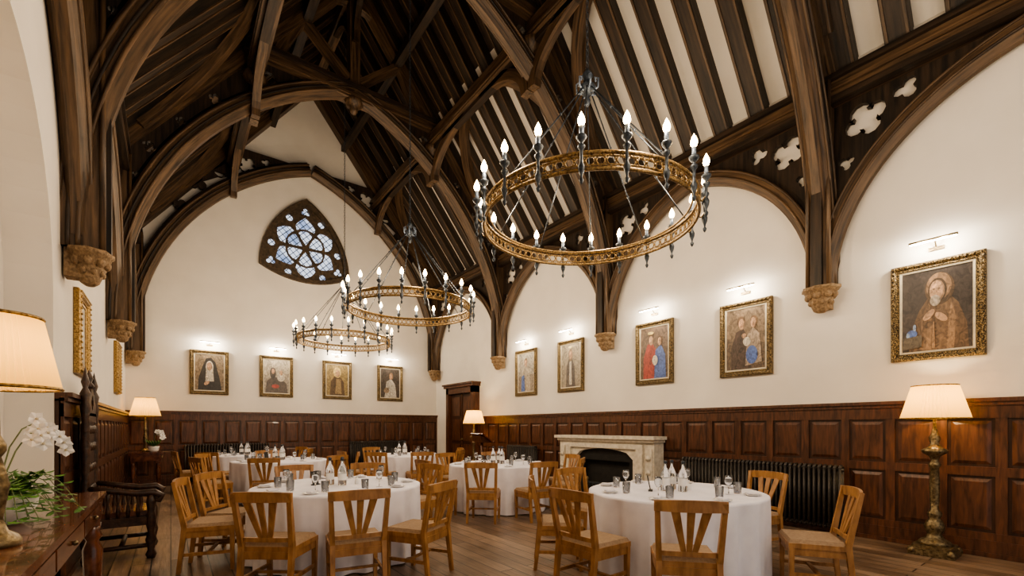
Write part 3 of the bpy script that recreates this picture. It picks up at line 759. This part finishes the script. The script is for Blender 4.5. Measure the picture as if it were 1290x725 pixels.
# ---------------- dining tables ----------------
def tablecloth(R,seed):
    rd=random.Random(seed); b=B(); n=240; vs=[];fs=[]
    ph=[rd.uniform(0,6.28) for _ in range(6)]
    def fold(a):
        s=math.sin(15*a+ph[0]+.9*math.sin(3*a+ph[1]))
        s=(abs(s)**.7)*(1 if s>0 else -1)
        return (s+.45*math.sin(24*a+ph[2]+.8*math.sin(2*a))+.25*math.sin(39*a+ph[3]))/1.7
    rings=[(0.0,.765,0),(R*.5,.765,0),(R-.02,.765,0),(R,.758,0),(R+.002,.74,.1)]
    for i in range(1,9):
        t=i/8; rings.append((R+.002+.004*t,.74-.725*t,.1+.9*t**.7))
    for r,z,f in rings:
        for i in range(n):
            a=2*pi*i/n; rr=r+f*.055*(fold(a)-.2)
            vs.append((rr*math.cos(a),rr*math.sin(a),z))
    for j in range(len(rings)-1):
        for i in range(n): k=(i+1)%n; fs.append((j*n+i,j*n+k,(j+1)*n+k,(j+1)*n+i))
    b.add(vs,fs,'cloth',True)
    for i in range(4):
        a=pi/4+i*pi/2; b.beam((.45*math.cos(a),.45*math.sin(a),0),(.45*math.cos(a),.45*math.sin(a),.74),.05,.05,'oak',up=(0,1,0))
    b.lathe([(R-.04,.72),(R-.04,.755)],(0,0,0),'oak',32,smooth=False)
    return b.mesh('round_dining_table')
b=B(); b.lathe([(.030,0),(.034,.004),(.037,.11),(.034,.11),(.031,.012),(0,.010)],(0,0,0),'glass',14,cap=False); g1=b.mesh('drinking_glass')
b=B(); b.lathe([(.032,0),(.032,.004),(.004,.008),(.004,.075),(.02,.09),(.036,.12),(.036,.15),(.030,.18),(.028,.18),(.033,.15),(.033,.12),(.018,.093),(0,.085)],(0,0,0),'glass',14,cap=False); g2=b.mesh('wine_glass')
b=B(); b.lathe([(.042,0),(.045,.01),(.045,.16),(.035,.20),(.016,.23),(.015,.28)],(0,0,0),'glass',14); b.lathe([(.018,.275),(.018,.30),(0,.305)],(0,0,0),'iron',10); b.lathe([(.046,.06),(.046,.13)],(0,0,0),'ceramic',14,cap=False); g3=b.mesh('water_bottle')
b=B(); b.lathe([(.05,0),(.055,.004),(.075,.012),(.078,.016),(.05,.010),(0,.009)],(0,0,0),'ceramic',24); b.box((-.05,-.025,.015),(.05,.025,.03),'cloth'); g4=b.mesh('side_plate_with_napkin')
b=B(); b.box((-.05,-.02,0),(.05,.02,.012),'paper'); b.beam((0,0,.01),(0,.03,.15),.09,.006,'paper',up=(0,1,0)); g5=b.mesh('menu_card')
b=B(); b.lathe([(.02,0),(.022,.01),(.018,.04),(.012,.06),(0,.065)],(0,0,0),'ceramic',12); g6=b.mesh('salt_shaker')
TB=[((1.50,5.20),.88,10),((4.06,2.69),.845,8),((4.62,6.55),.86,8),((4.38,10.1),.84,7),((1.72,9.85),.85,8),((1.42,12.35),.82,7)]
rt=random.Random(11)
for ti,((x,y),R_,n) in enumerate(TB):
    inst(tablecloth(R_,ti),'round_dining_table',(x,y,0))
    zt=.766
    for i in range(n):
        a=2*pi*(i+.5)/n
        for me,nm,r,da in((g1,'drinking_glass',R_-.27,.13),(g2,'wine_glass',R_-.34,-.08),(g4,'side_plate_with_napkin',R_-.14,0)):
            if me is g2 and i%2: continue
            inst(me,nm,(x+r*math.cos(a+da),y+r*math.sin(a+da),zt),a)
    for dx,dy in((.05,.06),(-.09,.04),(.0,-.10)): inst(g3,'water_bottle',(x+dx,y+dy,zt))
    inst(g5,'menu_card',(x-.22,y+.12,zt),.6)
    inst(g6,'salt_shaker',(x+.17,y-.06,zt)); inst(g6,'pepper_shaker',(x+.2,y+.02,zt))

# ---------------- dining chair ----------------
b=B()
b.box((-.225,-.20,.40),(.225,.22,.44),'oak')
z0=.44
b.add([(-.215,-.19,z0),(.215,-.19,z0),(.215,.215,z0),(-.215,.215,z0),(-.20,-.175,z0+.03),(.20,-.175,z0+.03),(.20,.20,z0+.03),(-.20,.20,z0+.03)],[(0,1,5,4),(1,2,6,5),(2,3,7,6),(3,0,4,7),(4,5,6,7)],'seatpad')
for s in(-1,1):
    b.beam((s*.20,.195,0),(s*.205,.195,.44),.032,.032,'oak',up=(0,1,0),w2=.042,h2=.042)
    b.beam((s*.205,-.25,0),(s*.205,-.20,.45),.034,.034,'oak',up=(0,1,0),w2=.04,h2=.045)
    b.beam((s*.205,-.20,.44),(s*.225,-.285,.88),.04,.045,'oak',up=(0,1,0),w2=.036,h2=.03)
    b.beam((s*.205,-.22,.18),(s*.205,.195,.18),.02,.03,'oak')
    b.box((s*.205-.012,-.19,.34),(s*.205+.012,.19,.40),'oak')
b.beam((-.2,.195,.37),(.2,.195,.37),.022,.06,'oak'); b.beam((-.2,-.2,.37),(.2,-.2,.37),.022,.06,'oak')
b.beam((-.2,-.01,.18),(.2,-.01,.18),.03,.02,'oak')
def rail(z,h,y,bow,hw,m='oak',th=.022,crown=0):
    n=10;vs=[];fs=[]
    for i in range(n+1):
        t=-1+2*i/n; x=t*hw; yy=y-bow*(1-t*t); zz=z+crown*(1-t*t)
        vs+= [(x,yy-th/2,z-h/2),(x,yy+th/2,z-h/2),(x,yy+th/2,zz+h/2),(x,yy-th/2,zz+h/2)]
    for i in range(n):
        for j in range(4): k=(j+1)%4; fs.append((i*4+j,i*4+k,i*4+4+k,i*4+4+j))
    fs+=[(0,1,2,3),(n*4,n*4+1,n*4+2,n*4+3)]
    b.add(vs,fs,m)
rail(.85,.075,-.277,.035,.245,crown=.010)
rail(.50,.035,-.205,.01,.20)
for xb,xt,wb,wt in((0,0,.035,.055),(-.035,-.105,.035,.06),(.035,.105,.035,.06)):
    b.beam((xb,-.212,.50),(xt,-.302,.82),wb,.014,'oak',up=(0,1,.25),w2=wt,h2=.014)
chm=b.mesh('dining_chair')
CH={0:[231,260,289,165,140,97,58,22],1:[217,180,288,350,92,140],2:[224,262,180,310,345,100,60],3:[225,262,185,305,350,100],4:[200,250,300,345,90,150],5:[195,235,330,20]}
for ti,angs in CH.items():
    (x,y),R_,n=TB[ti]
    for a in angs:
        t=math.radians(a); r=R_+.31+rt.uniform(-.01,.04); rr_=t+pi/2+rt.uniform(-.08,.08)
        if ti==1 and a==288: r=R_+.32; rr_=t+pi/2+.25
        if ti==0 and a==289: r=R_+.35; rr_=t+pi/2+.2
        inst(chm,'dining_chair',(x+r*math.cos(t),y+r*math.sin(t),0),rr_)

b=B()
b.lathe([(.22,0),(.22,.03),(.08,.08),(.04,.14),(.035,.5),(.05,.6),(.035,.7),(.035,1.05)],(0,0,0),'panel',12)
Xm=Matrix.Translation((0,0,1.12))@Matrix.Rotation(-.6,4,'Y')
b.box((-.2,-.28,0),(.2,.28,.03),'mahog',Xm); b.box((-.22,-.28,.03),(-.19,.28,.06),'mahog',Xm)
b.ext([(-.12,-.1),(.12,-.1),(.18,.08),(-.1,-.02)],[],lambda a,c,t:(a,t,1.12+c),-.2,.2,'panel')
b.obj('wooden_lectern',(6.35,9.75,0),pi)

# ---------------- camera & world ----------------
cam=D.cameras.new('camera'); co=D.objects.new('camera',cam); S.collection.objects.link(co)
co.location=(0,0,1.4); co.rotation_euler=(pi/2,0,-math.radians(36.87))
cam.sensor_fit='HORIZONTAL'; cam.sensor_width=36; cam.lens=573/1290*36; cam.shift_y=(538-362.5)/1290
cam.clip_start=.05
S.camera=co
w=D.worlds.new('world'); S.world=w; w.use_nodes=True
w.node_tree.nodes['Background'].inputs[0].default_value=(1,.96,.92,1); w.node_tree.nodes['Background'].inputs[1].default_value=.6
try:
    S.view_settings.look='AgX - Medium High Contrast'
except Exception as e: print(e)
